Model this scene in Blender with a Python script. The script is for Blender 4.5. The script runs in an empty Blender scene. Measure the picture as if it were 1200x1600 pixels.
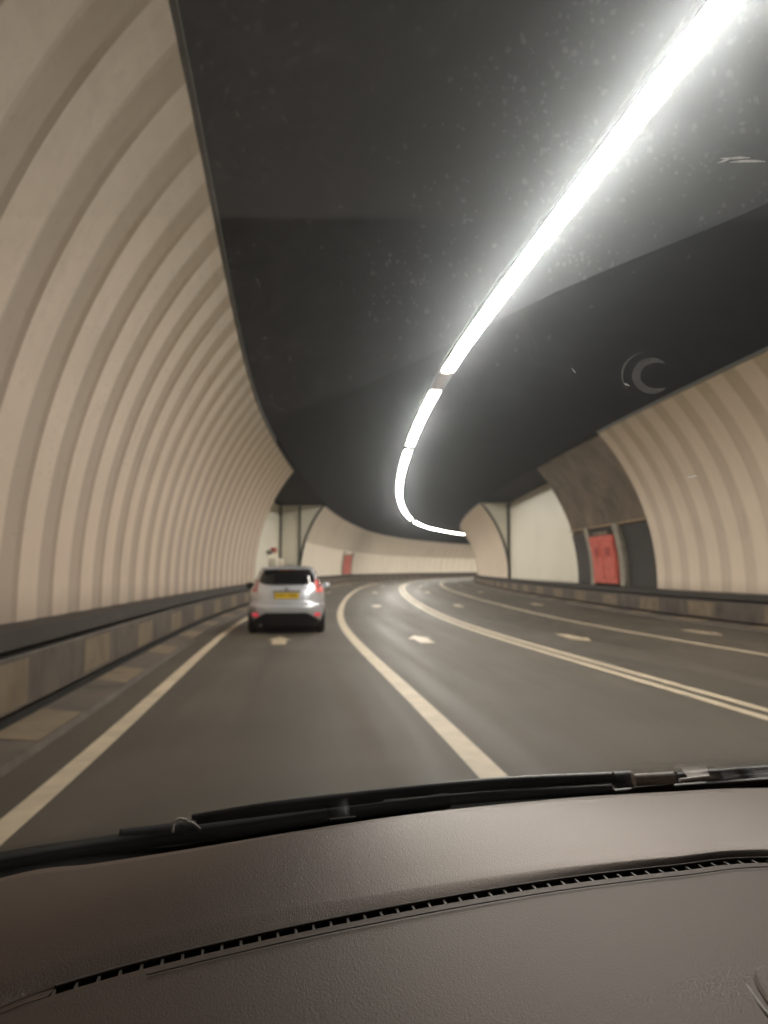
import bpy, math, random
from math import sin, cos, pi, sqrt
from mathutils import Vector
random.seed(7)
scene = bpy.context.scene
col = scene.collection

# ---------------------------------------------------------------- camera, world, exposure
CAM_H = 1.266
PITCH = math.atan(98.9 / 1200.0)
cam_d = bpy.data.cameras.new("camera")
cam = bpy.data.objects.new("camera", cam_d)
col.objects.link(cam)
cam.location = (0, 0, CAM_H)
cam.rotation_euler = (pi / 2 + PITCH, 0, 0)
cam_d.sensor_fit = 'VERTICAL'
cam_d.sensor_height = 36.0
cam_d.lens = 27.0
cam_d.clip_start = 0.02
cam_d.clip_end = 2000
cam_d.dof.use_dof = True            # phone focused on the dashboard
cam_d.dof.focus_distance = 0.70
cam_d.dof.aperture_fstop = 7.5
scene.camera = cam

world = bpy.data.worlds.new("World")
scene.world = world
world.use_nodes = True
bg = world.node_tree.nodes["Background"]
bg.inputs[0].default_value = (0.01, 0.011, 0.013, 1)
bg.inputs[1].default_value = 0.2     # closed tunnel: the sky plays no part
scene.view_settings.view_transform = 'Standard'
scene.view_settings.look = 'None'
scene.view_settings.exposure = 0.0
scene.view_settings.gamma = 1.0
LAMP = 86.0                          # radiance of the fluorescent diffusers
try:
    scene.cycles.max_bounces = 8
    scene.cycles.transparent_max_bounces = 24
    scene.cycles.sample_clamp_indirect = 6
    scene.cycles.use_denoising = True
except Exception:
    pass


# ---------------------------------------------------------------- helpers
def tag(o, label=None, cat=None, group=None, kind=None):
    if label: o["label"] = label
    if cat: o["category"] = cat
    if group: o["group"] = group
    if kind: o["kind"] = kind
    return o


def empty(name, loc=(0, 0, 0), rz=0.0):
    o = bpy.data.objects.new(name, None)
    col.objects.link(o)
    o.location = loc
    o.rotation_euler = (0, 0, rz)
    o.empty_display_size = 0.2
    return o


class MB:
    """collects vertices and faces, links them as one mesh object"""
    def __init__(s):
        s.v = []; s.f = []; s.m = []

    def face(s, pts, m=0):
        i = len(s.v); s.v += [tuple(p) for p in pts]
        s.f.append(tuple(range(i, i + len(pts)))); s.m.append(m)

    def grid(s, rows, m=0, close_u=False, close_v=False, mf=None):
        i = len(s.v); R = len(rows); Cn = len(rows[0])
        for r in rows: s.v += [tuple(p) for p in r]
        for a in range(R if close_v else R - 1):
            for b in range(Cn if close_u else Cn - 1):
                a2, b2 = (a + 1) % R, (b + 1) % Cn
                s.f.append((i + a * Cn + b, i + a * Cn + b2, i + a2 * Cn + b2, i + a2 * Cn + b))
                s.m.append(mf(a, b) if mf else m)
        return i

    def cap(s, ring, m=0):
        s.face(ring, m)

    def box(s, c, size, rz=0.0, m=0, bev=0.0):
        x, y, z = [q / 2 for q in size]
        b = bev
        rings = []
        if b > 0:
            prof = [(-z, b), (-z + b, 0), (z - b, 0), (z, b)]
        else:
            prof = [(-z, 0), (z, 0)]
        for zz, ins in prof:
            r = []
            X, Y = x - ins, y - ins
            if b > 0:
                for (px, py) in ((-X, -Y + b), (-X + b, -Y), (X - b, -Y), (X, -Y + b), (X, Y - b), (X - b, Y), (-X + b, Y), (-X, Y - b)):
                    r.append((px, py, zz))
            else:
                r = [(-X, -Y, zz), (X, -Y, zz), (X, Y, zz), (-X, Y, zz)]
            rings.append([(c[0] + p[0] * cos(rz) - p[1] * sin(rz), c[1] + p[0] * sin(rz) + p[1] * cos(rz), c[2] + p[2]) for p in r])
        s.grid(rings, m, close_u=True)
        s.face(rings[0][::-1], m); s.face(rings[-1], m)

    def tube(s, pts, rad, n=10, m=0, flat=1.0):
        pts = [Vector(p) for p in pts]
        rings = []
        for i, p in enumerate(pts):
            t = (pts[min(i + 1, len(pts) - 1)] - pts[max(i - 1, 0)]).normalized()
            up = Vector((0, 0, 1)) if abs(t.z) < 0.95 else Vector((1, 0, 0))
            a = t.cross(up).normalized(); b = a.cross(t).normalized()
            r = rad[i] if isinstance(rad, (list, tuple)) else rad
            rings.append([p + a * (r * cos(2 * pi * k / n)) + b * (r * flat * sin(2 * pi * k / n)) for k in range(n)])
        s.grid(rings, m, close_u=True)
        s.face(rings[0][::-1], m); s.face(rings[-1], m)

    def build(s, name, mats, parent=None, smooth=False, angle=None):
        me = bpy.data.meshes.new(name)
        off = Vector((0, 0, 0))
        if parent is not None and not getattr(s, 'local', False):
            off = Vector(parent.location) if parent.parent is None else Vector((0, 0, 0))
            if parent.parent is not None:
                off = Vector(parent.parent.location)
        me.from_pydata([tuple(Vector(v) - off) for v in s.v], [], s.f)
        if not isinstance(mats, (list, tuple)): mats = [mats]
        for q in mats: me.materials.append(q)
        me.polygons.foreach_set("material_index", s.m)
        if smooth: me.polygons.foreach_set("use_smooth", [True] * len(s.f))
        me.update()
        if smooth and angle is not None:
            try: me.set_sharp_from_angle(angle=math.radians(angle))
            except Exception: pass
        o = bpy.data.objects.new(name, me)
        col.objects.link(o)
        if parent is not None: o.parent = parent
        return o


def lmb():
    m = MB(); m.local = True
    return m


# ---------------------------------------------------------------- materials
def nmat(name):
    m = bpy.data.materials.new(name); m.use_nodes = True
    nt = m.node_tree
    p = nt.nodes["Principled BSDF"]
    return m, nt, p


def noise(nt, scale, detail=4, rough=0.6, vec=None, dist=0.0):
    n = nt.nodes.new("ShaderNodeTexNoise")
    n.inputs["Scale"].default_value = scale
    n.inputs["Detail"].default_value = detail
    n.inputs["Roughness"].default_value = rough
    n.inputs["Distortion"].default_value = dist
    if vec: nt.links.new(vec, n.inputs["Vector"])
    return n


def ramp(nt, fac, stops):
    r = nt.nodes.new("ShaderNodeValToRGB")
    e = r.color_ramp.elements
    while len(e) < len(stops): e.new(0.5)
    for q, (pos, c) in zip(e, stops):
        q.position = pos; q.color = (c[0], c[1], c[2], 1)
    nt.links.new(fac, r.inputs[0])
    return r


def coords(nt, scale=(1, 1, 1)):
    t = nt.nodes.new("ShaderNodeTexCoord")
    mp = nt.nodes.new("ShaderNodeMapping")
    mp.inputs["Scale"].default_value = scale
    nt.links.new(t.outputs["Object"], mp.inputs[0])
    return mp.outputs[0]


def bump(nt, p, h, strength, dist=0.01):
    b = nt.nodes.new("ShaderNodeBump")
    b.inputs["Strength"].default_value = strength
    b.inputs["Distance"].default_value = dist
    nt.links.new(h, b.inputs["Height"])
    nt.links.new(b.outputs[0], p.inputs["Normal"])


def simple(name, c, rough=0.5, metal=0.0, var=0.15, scale=6.0, vscale=(1, 1, 1), spec=0.5, bumpv=0.0, bscale=80, coat=0.0):
    m, nt, p = nmat(name)
    v = coords(nt, vscale)
    n = noise(nt, scale, 5, 0.6, v)
    a = [max(0, q * (1 - var)) for q in c]; b = [min(1, q * (1 + var)) for q in c]
    r = ramp(nt, n.outputs["Fac"], [(0.3, a), (0.7, b)])
    nt.links.new(r.outputs[0], p.inputs["Base Color"])
    p.inputs["Roughness"].default_value = rough
    p.inputs["Metallic"].default_value = metal
    p.inputs["Specular IOR Level"].default_value = spec
    p.inputs["Coat Weight"].default_value = coat
    if bumpv:
        n2 = noise(nt, bscale, 3, 0.5, v)
        bump(nt, p, n2.outputs["Fac"], bumpv)
    return m


def cladding(name, base, dirt, stain=0.35, rough=0.42, fume=0.0):
    """vitreous cream wall panels: soft soot from splashes, grime runs"""
    m, nt, p = nmat(name)
    v1 = coords(nt, (0.35, 0.35, 0.35))
    v2 = coords(nt, (2.2, 2.2, 0.25))
    n1 = noise(nt, 1.0, 6, 0.65, v1)
    n2 = noise(nt, 2.0, 6, 0.7, v2)
    mx = nt.nodes.new("ShaderNodeMath"); mx.operation = 'MULTIPLY_ADD'
    nt.links.new(n2.outputs["Fac"], mx.inputs[0]); mx.inputs[1].default_value = 0.5
    nt.links.new(n1.outputs["Fac"], mx.inputs[2])
    mid = [b * (1 - stain) + d * stain for b, d in zip(base, dirt)]
    r = ramp(nt, mx.outputs[0], [(0.45, mid), (0.72, base), (1.0, [min(1, q * 1.05) for q in base])])
    src = r.outputs[0]
    # road spray along the foot of the wall
    tc = nt.nodes.new("ShaderNodeTexCoord")
    sx = nt.nodes.new("ShaderNodeSeparateXYZ"); nt.links.new(tc.outputs["Object"], sx.inputs[0])
    def band(z0, z1, amt, colr, wob, src):
        nn = noise(nt, 1.6, 6, .7, coords(nt, (1, 1, .5)))
        ad = nt.nodes.new("ShaderNodeMath"); ad.operation = 'MULTIPLY_ADD'
        nt.links.new(nn.outputs["Fac"], ad.inputs[0]); ad.inputs[1].default_value = wob; nt.links.new(sx.outputs[2], ad.inputs[2])
        mr = nt.nodes.new("ShaderNodeMapRange"); mr.inputs[1].default_value = z0 + wob * .5; mr.inputs[2].default_value = z1 + wob * .5
        mr.inputs[3].default_value = 0; mr.inputs[4].default_value = amt
        nt.links.new(ad.outputs[0], mr.inputs[0])
        mx2 = nt.nodes.new("ShaderNodeMixRGB"); nt.links.new(mr.outputs[0], mx2.inputs[0])
        nt.links.new(src, mx2.inputs[1]); mx2.inputs[2].default_value = (*colr, 1)
        return mx2.outputs[0]
    src = band(1.15, .78, .45, (.25, .20, .15), .35, src)
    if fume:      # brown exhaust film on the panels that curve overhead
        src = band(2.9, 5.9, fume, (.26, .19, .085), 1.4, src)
    nt.links.new(src, p.inputs["Base Color"])
    p.inputs["Roughness"].default_value = rough
    n3 = noise(nt, 5, 3, 0.5, coords(nt))
    bump(nt, p, n3.outputs["Fac"], 0.12, 0.02)
    return m


M = {}
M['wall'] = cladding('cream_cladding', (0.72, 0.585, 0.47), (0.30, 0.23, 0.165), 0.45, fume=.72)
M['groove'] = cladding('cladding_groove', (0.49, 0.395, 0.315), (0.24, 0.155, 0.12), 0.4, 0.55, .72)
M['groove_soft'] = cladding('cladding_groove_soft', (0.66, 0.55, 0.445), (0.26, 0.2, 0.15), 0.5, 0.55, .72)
M['flat'] = cladding('flat_white_panel', (0.90, 0.86, 0.74), (0.6, 0.56, 0.45), 0.3)
M['soot'] = cladding('sooty_cladding', (0.54, 0.475, 0.385), (0.34, 0.24, 0.18), 0.5)
M['clean'] = cladding('clean_cladding', (0.86, 0.78, 0.67), (0.6, 0.43, 0.34), 0.3)
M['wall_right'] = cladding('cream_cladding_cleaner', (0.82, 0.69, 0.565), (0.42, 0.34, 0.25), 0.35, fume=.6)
M['trim'] = simple('dark_trim', (0.10, 0.10, 0.085), 0.5, 0.2)
M['ceil'] = simple('black_ceiling', (0.0075, 0.0072, 0.0078), 0.7, 0, 0.6, 1.2, bumpv=0.25, bscale=6, spec=.15)
M['barrier'] = simple('barrier_concrete', (0.10, 0.080, 0.065), 0.75, 0, 0.35, 2.5, bumpv=0.2, bscale=30)
M['rail'] = simple('dark_rail', (0.030, 0.023, 0.019), 0.8, 0, 0.4, 1.5, bumpv=0.15, bscale=20)
M['slot'] = simple('shadow_gap_steel', (0.012, 0.011, 0.010), 0.7, 0, 0.3)
M['blockpaint'] = simple('worn_block_paint', (0.19, 0.144, 0.095), 0.65, 0, 0.3, 3)
M['line'] = simple('worn_line_paint', (0.54, 0.455, 0.335), 0.55, 0, 0.2, 3, bumpv=0.2, bscale=60)
M['arrow'] = simple('arrow_paint', (0.46, 0.38, 0.27), 0.5, 0, 0.3, 6)
M['concrete'] = simple('bare_concrete', (0.30, 0.27, 0.22), 0.8, 0, 0.3, 3, bumpv=0.3, bscale=30)
M['dado'] = simple('dark_dado_sheet', (0.028, 0.026, 0.027), 0.45, 0, 0.4, 2)
M['red'] = simple('red_enamel', (0.62, 0.12, 0.09), 0.4, 0, 0.25, 4)
M['darkred'] = simple('dark_red_enamel', (0.42, 0.05, 0.045), 0.4, 0, 0.2, 4)
M['housing'] = simple('lamp_housing', (0.32, 0.31, 0.28), 0.45, 0.3, 0.15)
M['off'] = simple('unlit_diffuser', (0.45, 0.43, 0.38), 0.35, 0, 0.1)


def road_mat():
    m, nt, p = nmat('asphalt')
    v = coords(nt)
    n1 = noise(nt, 0.35, 5, 0.6, v)
    n2 = noise(nt, 160, 2, 0.6, v)
    n4 = noise(nt, 3.0, 6, 0.7, coords(nt, (1.0, 0.12, 1)))
    a = nt.nodes.new("ShaderNodeMath"); a.operation = 'MULTIPLY_ADD'
    nt.links.new(n4.outputs["Fac"], a.inputs[0]); a.inputs[1].default_value = 0.6
    nt.links.new(n1.outputs["Fac"], a.inputs[2])
    r = ramp(nt, a.outputs[0], [(0.5, (0.057, 0.047, 0.035)), (0.75, (0.077, 0.065, 0.050)), (1.05, (0.10, 0.086, 0.068))])
    mix = nt.nodes.new("ShaderNodeMixRGB"); mix.blend_type = 'MULTIPLY'; mix.inputs[0].default_value = 0.5
    r2 = ramp(nt, n2.outputs["Fac"], [(0.35, (0.55, 0.55, 0.55)), (0.65, (1, 1, 1))])
    nt.links.new(r.outputs[0], mix.inputs[1]); nt.links.new(r2.outputs[0], mix.inputs[2])
    # tyre tracks, seams and oil drips that follow the lanes
    uvn = nt.nodes.new("ShaderNodeUVMap"); uvn.uv_map = "lane"
    mp = nt.nodes.new("ShaderNodeMapping"); mp.inputs["Scale"].default_value = (1.25, .035, 1)
    nt.links.new(uvn.outputs[0], mp.inputs[0])
    tr = noise(nt, 1.0, 5, .65, mp.outputs[0])
    tr2 = ramp(nt, tr.outputs["Fac"], [(.36, (.62, .61, .60)), (.52, (.95, .95, .94)), (.68, (1.22, 1.2, 1.16))])
    m3 = nt.nodes.new("ShaderNodeMixRGB"); m3.blend_type = 'MULTIPLY'; m3.inputs[0].default_value = 1
    nt.links.new(mix.outputs[0], m3.inputs[1]); nt.links.new(tr2.outputs[0], m3.inputs[2])
    nt.links.new(m3.outputs[0], p.inputs["Base Color"])
    rr = ramp(nt, tr.outputs["Fac"], [(.35, (.50, .50, .50)), (.65, (.72, .72, .72))])
    nt.links.new(rr.outputs[0], p.inputs["Roughness"])
    p.inputs["Roughness"].default_value = 0.56
    p.inputs["Specular IOR Level"].default_value = 0.36
    bump(nt, p, n2.outputs["Fac"], 0.35, 0.006)
    return m


M['road'] = road_mat()


def brown_mat():
    m, nt, p = nmat('bare_tunnel_lining')
    v = coords(nt)
    n1 = noise(nt, 0.9, 8, 0.7, v, 0.6)
    n2 = noise(nt, 2.6, 6, 0.75, v, 1.0)
    r = ramp(nt, n1.outputs["Fac"], [(0.3, (0.075, 0.056, 0.038)), (0.6, (0.18, 0.138, 0.095)), (0.8, (0.27, 0.205, 0.14))])
    r2 = ramp(nt, n2.outputs["Fac"], [(0.0, (0, 0, 0)), (0.66, (0, 0, 0)), (0.74, (1, 1, 1))])
    mix = nt.nodes.new("ShaderNodeMixRGB")
    nt.links.new(r2.outputs[0], mix.inputs[0]); nt.links.new(r.outputs[0], mix.inputs[1])
    mix.inputs[2].default_value = (0.40, 0.24, 0.10, 1)
    nt.links.new(mix.outputs[0], p.inputs["Base Color"])
    p.inputs["Roughness"].default_value = 0.8
    bump(nt, p, n1.outputs["Fac"], 0.8, 0.08)
    return m


M['brown'] = brown_mat()


def lamp_mat():
    m, nt, p = nmat('lit_diffuser')
    p.inputs["Base Color"].default_value = (0.9, 0.9, 0.88, 1)
    p.inputs["Emission Color"].default_value = (1.0, 0.935, 0.84, 1)
    p.inputs["Emission Strength"].default_value = LAMP
    return m


M['lamp'] = lamp_mat()

# ---------------------------------------------------------------- the tunnel's line in plan and profile
KN = [0, 10, 20, 30, 45, 60, 75, 90, 110, 150]
KV = [-.0144, -.0001, .0081, .0025, .0021, .0029, .0023, .0069, .0090, .0084]
S0, S1, DS = -30.0, 190.0, 0.25


def kap(s):
    if s < 0: return max(-.0144 * (1 + s / 8.0), -.0144) if s > -8 else 0.0
    if s >= 150: return .0084
    for i in range(len(KN) - 1):
        if s <= KN[i + 1]:
            t = (s - KN[i]) / (KN[i + 1] - KN[i])
            return KV[i] * (1 - t) + KV[i + 1] * t
    return KV[-1]


def build_line():
    fw = {}
    x, y, th = 4.1756, 0.0, -0.0555
    n1 = int(S1 / DS)
    fw[0] = (x, y, th)
    for i in range(n1):
        th2 = th + kap((i + .5) * DS) * DS
        tm = (th + th2) / 2
        x += sin(tm) * DS; y += cos(tm) * DS; th = th2
        fw[i + 1] = (x, y, th)
    x, y, th = fw[0]
    for i in range(0, int(S0 / DS), -1):
        th2 = th - kap((i - .5) * DS) * DS
        tm = (th + th2) / 2
        x -= sin(tm) * DS; y -= cos(tm) * DS; th = th2
        fw[i - 1] = (x, y, th)
    return fw


LINE = build_line()


def zr(s):
    def soft(u, w=6.0):        # smooth max(0,u)
        if u <= -w: return 0.0
        if u >= w: return u
        return (u + w) ** 2 / (4 * w)
    return .0087 * (soft(s - 20) - soft(s - 60)) + .0081 * soft(s - 60)


def P(s, o, z):
    s = max(S0, min(S1 - DS, s))
    i = math.floor(s / DS); t = s / DS - i
    a, b = LINE[i], LINE[min(i + 1, int(S1 / DS))]
    x = a[0] * (1 - t) + b[0] * t; y = a[1] * (1 - t) + b[1] * t; th = a[2] * (1 - t) + b[2] * t
    return (x + o * cos(th), y - o * sin(th), zr(s) + z)


def head(s):
    return LINE[math.floor(s / DS)][2]


def srange(a, b, d):
    n = max(1, int(math.ceil((b - a) / d)))
    return [a + (b - a) * i / n for i in range(n + 1)]


def sweep(mb, prof, a, b, d=1.0, m=0, side=1, closed=False, caps=True):
    rows = [[P(s, side * o, z) for (o, z) in prof] for s in srange(a, b, d)]
    mb.grid(rows, m, close_u=closed)
    if closed and caps:
        mb.face(rows[0], m); mb.face(rows[-1][::-1], m)


Z_B, Z_T = 0.795, 5.80
O_B = 7.0
ZC, RW = 1.0, 7.15


def wall_o(z, top):
    """offset of the curved cladding at height z; 'top' is its offset at Z_T"""
    if z < ZC: return O_B
    inw = RW - sqrt(RW * RW - (z - ZC) ** 2)
    full = RW - sqrt(RW * RW - (Z_T - ZC) ** 2)
    return O_B - inw * (O_B - top) / full


def wall_prof(top, n=22, z0=Z_B, z1=Z_T):
    return [(wall_o(z0 + (z1 - z0) * i / n, top), z0 + (z1 - z0) * i / n) for i in range(n + 1)]


def inset_pt(prof, i, dpt):
    a = prof[max(0, i - 1)]; b = prof[min(len(prof) - 1, i + 1)]
    tx, tz = b[0] - a[0], b[1] - a[1]
    L = math.hypot(tx, tz)
    nx, nz = tz / L, -tx / L          # outwards (away from the road)
    return (prof[i][0] + nx * dpt, prof[i][1] + nz * dpt)


def ribbed_wall(name, side, a, b, top, pitch, frac, depth, mats, phase=0.0, z0=Z_B, z1=Z_T, two_tone=False):
    """curved cladding with raised panels and recessed strips"""
    prof = wall_prof(top, 24, z0, z1)
    deep = [inset_pt(prof, i, depth * min(1, (z1 + .02 - prof[i][1]) / .8)) for i in range(len(prof))]
    mb = MB()
    st = []
    s = a
    k = math.floor((a - phase) / pitch)
    ev = []
    while True:
        p0 = phase + k * pitch
        if p0 > b: break
        r0 = p0; r1 = p0 + pitch * frac      # recess
        e = 0.05
        ev += [(r0 - e, 0), (r0 + e, 1), (r1 - e, 1), (r1 + e, 0)]
        k += 1
    ev = [q for q in ev if a < q[0] < b]
    st = [(a, 0)] + ev + [(b, 0)]
    rows = [[P(s, side * o, z) for (o, z) in (deep if f else prof)] for s, f in st]
    fl = [f for _, f in st]
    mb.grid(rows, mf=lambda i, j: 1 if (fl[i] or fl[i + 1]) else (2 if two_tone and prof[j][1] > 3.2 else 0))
    # end returns so that the wall has thickness
    for s in (a, b):
        for i in range(len(prof) - 1):
            o0 = inset_pt(prof, i, .22); o1 = inset_pt(prof, i + 1, .22)
            mb.face([P(s, side * prof[i][0], prof[i][1]), P(s, side * o0[0], o0[1]), P(s, side * o1[0], o1[1]), P(s, side * prof[i + 1][0], prof[i + 1][1])], 0)
    return mb.build(name, mats)


TOP_L, TOP_R = 5.30, 5.17
# road
mb = MB()
rows = [[P(s, o, 0) for o in (-9.5, -6.3, -3, 0, 3, 6.3, 9.5)] for s in srange(S0, S1 - 1, 1.0)]
mb.grid(rows)
road = mb.build('road', M['road'])
uv = road.data.uv_layers.new(name="lane")
ss = srange(S0, S1 - 1, 1.0); oo = (-9.5, -6.3, -3, 0, 3, 6.3, 9.5)
for lp in road.data.loops:
    i, j = divmod(lp.vertex_index, 7)
    uv.data[lp.index].uv = (oo[j], ss[i])
tag(road, kind='structure')


def ribbon(name, o, w, a, b, mat, z=0.004):
    mb = MB()
    sweep(mb, [(o - w / 2, z), (o + w / 2, z)], a, b, 0.5)
    o_ = mb.build(name, mat)
    return tag(o_, kind='structure')


ribbon('road_edge_line', -3.045 - 2.68, 0.15, S0, 180, M['line'])
ribbon('road_lane_line', -3.045, 0.19, S0, 180, M['line'])
ribbon('road_centre_line', -0.125, 0.125, S0, 180, M['line'])
ribbon('road_centre_line', 0.125, 0.125, S0, 180, M['line'])
ribbon('road_lane_line', 3.22, 0.15, S0, 180, M['line'])


def arrow(s, o, L, w, d=1):
    mb = MB()
    def q(ds, do): return P(s + ds * d, o + do, 0.005)
    mb.face([q(-L / 2, -w * .27), q(L * .05, -w * .27), q(L * .05, w * .27), q(-L / 2, w * .27)][::d])
    mb.face([q(L * .05, -w / 2), q(L / 2, 0), q(L * .05, w / 2)][::d])
    return mb


for s, L in ((-12, 1.7), (1.5, 1.7), (15.7, 1.7), (30.0, 1.9), (46.5, 2.1), (64, 2.3), (82, 2.5)):
    for o, d in ((-4.5, 1), (-1.72, 1), (1.45, -1), (4.75, -1)):
        w = 0.5
        tag(arrow(s + (0 if o < 4 else 1.0), o, L, w, d).build('road_arrow', M['arrow']), kind='structure')

# ---------------------------------------------------------------- kerb barriers on both sides
def barrier(side, a, b, pitch, blen, phase, label):
    root = empty('kerb_barrier', P(a + 15, side * 6.6, 0))
    tag(root, label, 'barrier')
    ob = 6.62
    mb = MB()
    sweep(mb, [(6.12, 0), (6.14, .05), (6.50, .09), (6.50, 0)], a, b, 1.0, side=side)
    mb.build('kerb_step', M['barrier'], root)
    mb = MB()
    sweep(mb, [(ob + .06, 0), (ob + .06, .08), (ob + .06, .125)], a, b, 1.0, side=side)
    sweep(mb, [(ob + .02, .585), (ob + .10, .60), (ob + .10, .625), (ob + .02, .64)], a, b, 1.0, side=side)
    mb.build('shadow_gap', M['slot'], root)
    mb = MB()
    sweep(mb, [(ob + .06, .12), (ob + .01, .12), (ob, .13), (ob, .57), (ob + .012, .585), (ob + .05, .585)], a, b, 1.0, side=side)
    mb.build('kerb_face', M['barrier'], root)
    mb = MB()
    sweep(mb, [(ob + .06, .64), (ob + .015, .64), (ob, .65), (ob + .03, .80), (7.3, .81)], a, b, 1.0, side=side)
    mb.build('top_rail', M['rail'], root)
    s = phase
    while s < min(b, 120) - blen:
        if s > -4:
            j = random.uniform(-.12, .12)
            # painted blocks on the face and on the step below
            z0, z1 = .15 + random.uniform(0, .03), .55 - random.uniform(0, .04)
            mb = MB(); sweep(mb, [(ob - .004, z0), (ob - .004, z1)], s + j, s + j + blen, 0.6, side=side)
            mb.build('painted_block', M['blockpaint'], root)
            mb = MB(); sweep(mb, [(6.155, .056), (6.49, .0935)], s + j, s + j + blen, 0.6, side=side)
            mb.build('painted_block', M['blockpaint'], root)
        s += pitch
    return root


barrier(-1, -28, 178, 3.2, 1.25, 3.3 - 3.2 * 8, "brown kerb barrier with dark top rail running under the left wall")
barrier(1, -28, 178, 3.68, 1.55, 19.6 - 3.68 * 11, "brown kerb barrier with pale painted blocks running under the right wall")

# ---------------------------------------------------------------- walls
S_LE = 34.3     # end of the near left wall
S_LB = 53.0     # far left wall starts
S_RE = 24.2     # near right wall ends, bare lining starts
S_RB = 33.2     # bare lining ends, flat bay starts
S_RC = 51.0     # far right wall starts

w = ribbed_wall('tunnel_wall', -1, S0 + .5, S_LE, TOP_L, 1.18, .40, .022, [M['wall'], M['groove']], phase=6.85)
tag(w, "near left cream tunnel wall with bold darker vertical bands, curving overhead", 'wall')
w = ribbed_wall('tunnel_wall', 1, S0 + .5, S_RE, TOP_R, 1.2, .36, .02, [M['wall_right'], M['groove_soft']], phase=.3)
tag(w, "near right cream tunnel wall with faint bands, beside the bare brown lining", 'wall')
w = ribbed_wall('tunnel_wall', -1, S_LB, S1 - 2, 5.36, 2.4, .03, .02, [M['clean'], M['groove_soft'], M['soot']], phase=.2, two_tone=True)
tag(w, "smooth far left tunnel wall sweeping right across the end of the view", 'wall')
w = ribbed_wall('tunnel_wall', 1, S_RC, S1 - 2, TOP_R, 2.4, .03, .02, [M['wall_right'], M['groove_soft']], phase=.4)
tag(w, "smooth far right curved tunnel wall beyond the flat white panels", 'wall')

# bare lining with its dark dado sheets
mb = MB()
prof = wall_prof(TOP_R + .03, 22)
rows = []
for s in srange(S_RE + .004, S_RB, .5):
    rows.append([P(s, o + .10 + .015 * sin(3.1 * s + 2 * z), z) for (o, z) in prof])
mb.grid(rows)
for s, d in ((S_RB, .1),):
    for i in range(len(prof) - 1):
        mb.face([P(s, prof[i][0] + .1, prof[i][1]), P(s, prof[i][0] + .5, prof[i][1]), P(s, prof[i + 1][0] + .5, prof[i + 1][1]), P(s, prof[i + 1][0] + .1, prof[i + 1][1])])
lin = mb.build('tunnel_wall', M['brown'])
tag(lin, "bare dirty brown section of tunnel lining above the red emergency cabinet", 'wall')
def dado(parent, side, a, b, z1, top, ins=.05):
    mb = MB()
    n = 6
    pr = [(wall_o(Z_B + (z1 - Z_B) * i / n, top) + ins, Z_B + .015 + (z1 - Z_B) * i / n) for i in range(n + 1)]
    pr2 = [(o + .045, z) for o, z in pr]
    sweep(mb, pr + pr2[::-1], a, b, .6, side=side, closed=True)
    return mb.build('dado_sheet', M['dado'], parent)
dado(lin, 1, S_RE + .02, 26.8, 2.95, TOP_R)
dado(lin, 1, 31.0, S_RB - .02, 2.85, TOP_R)
# rusty conduit stubs and ledge at the top of the dado
mb = MB()
pts = [P(s, wall_o(3.02, TOP_R) - .0, 3.03) for s in srange(S_RE + .05, S_RB - .1, .5)]
mb.tube(pts, .035, 8)
mb.build('conduit', simple('rusty_conduit', (.30, .19, .10), .6, 0, .4, 4), lin)


def cabinet(side, a, b, z1, label, top):
    """emergency station: concrete jambs, dark opening, red cabinet with doors"""
    root = empty('emergency_cabinet', P((a + b) / 2, side * 6.9, Z_B))
    tag(root, label, 'cabinet')
    jw = (b - a) * .13
    def prof(z0, z2, o0, o1, n=6):
        A = [(wall_o(z0 + (z2 - z0) * i / n, top) + o0, z0 + (z2 - z0) * i / n) for i in range(n + 1)]
        B = [(wall_o(z0 + (z2 - z0) * i / n, top) + o1, z0 + (z2 - z0) * i / n) for i in range(n + 1)]
        return A + B[::-1]
    for (u, v) in ((a, a + jw), (b - jw, b)):
        mb = MB(); sweep(mb, prof(Z_B + .02, z1, -.07, .09), u, v, .5, side=side, closed=True)
        mb.build('jamb', M['concrete'], root)
    mb = MB(); sweep(mb, prof(Z_B + .03, z1 - .02, .02, .08), a + jw, b - jw, .5, side=side, closed=True)
    mb.build('back_panel', M['slot'], root)
    u, v = a + jw * 1.15, b - jw * 1.15
    zc = z1 - .38
    mb = MB(); sweep(mb, prof(Z_B + .10, zc, -.13, .01), u, v, .5, side=side, closed=True)
    body = mb.build('cabinet_body', M['red'], root)
    mid = (u + v) / 2
    for (p, q) in ((u + .12, mid - .04), (mid + .04, v - .12)):
        mb = MB(); sweep(mb, prof(Z_B + .28, zc - .16, -.16, -.132), p, q, .5, side=side, closed=True)
        d = mb.build('cabinet_door', M['red'], root)
        mb = MB(); sc = (p + q) / 2
        sweep(mb, prof(zc - .75, zc - .45, -.185, -.162, 2), sc - .22, sc + .22, .5, side=side, closed=True)
        mb.build('door_plate', M['darkred'], d)
    mb = MB(); sweep(mb, prof(zc + .03, zc + .15, -.10, .01, 2), mid - (v - u) * .32, mid + (v - u) * .32, .5, side=side, closed=True)
    mb.build('notice_strip', M['blockpaint'], root)
    return root


cabinet(1, 26.9, 30.9, 3.05, "large red emergency cabinet between grey jambs in the brown lining on the right", TOP_R)
cabinet(-1, 78.5, 85.5, 3.2, "small distant red emergency cabinet on the far curving left wall", 5.36)

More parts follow.
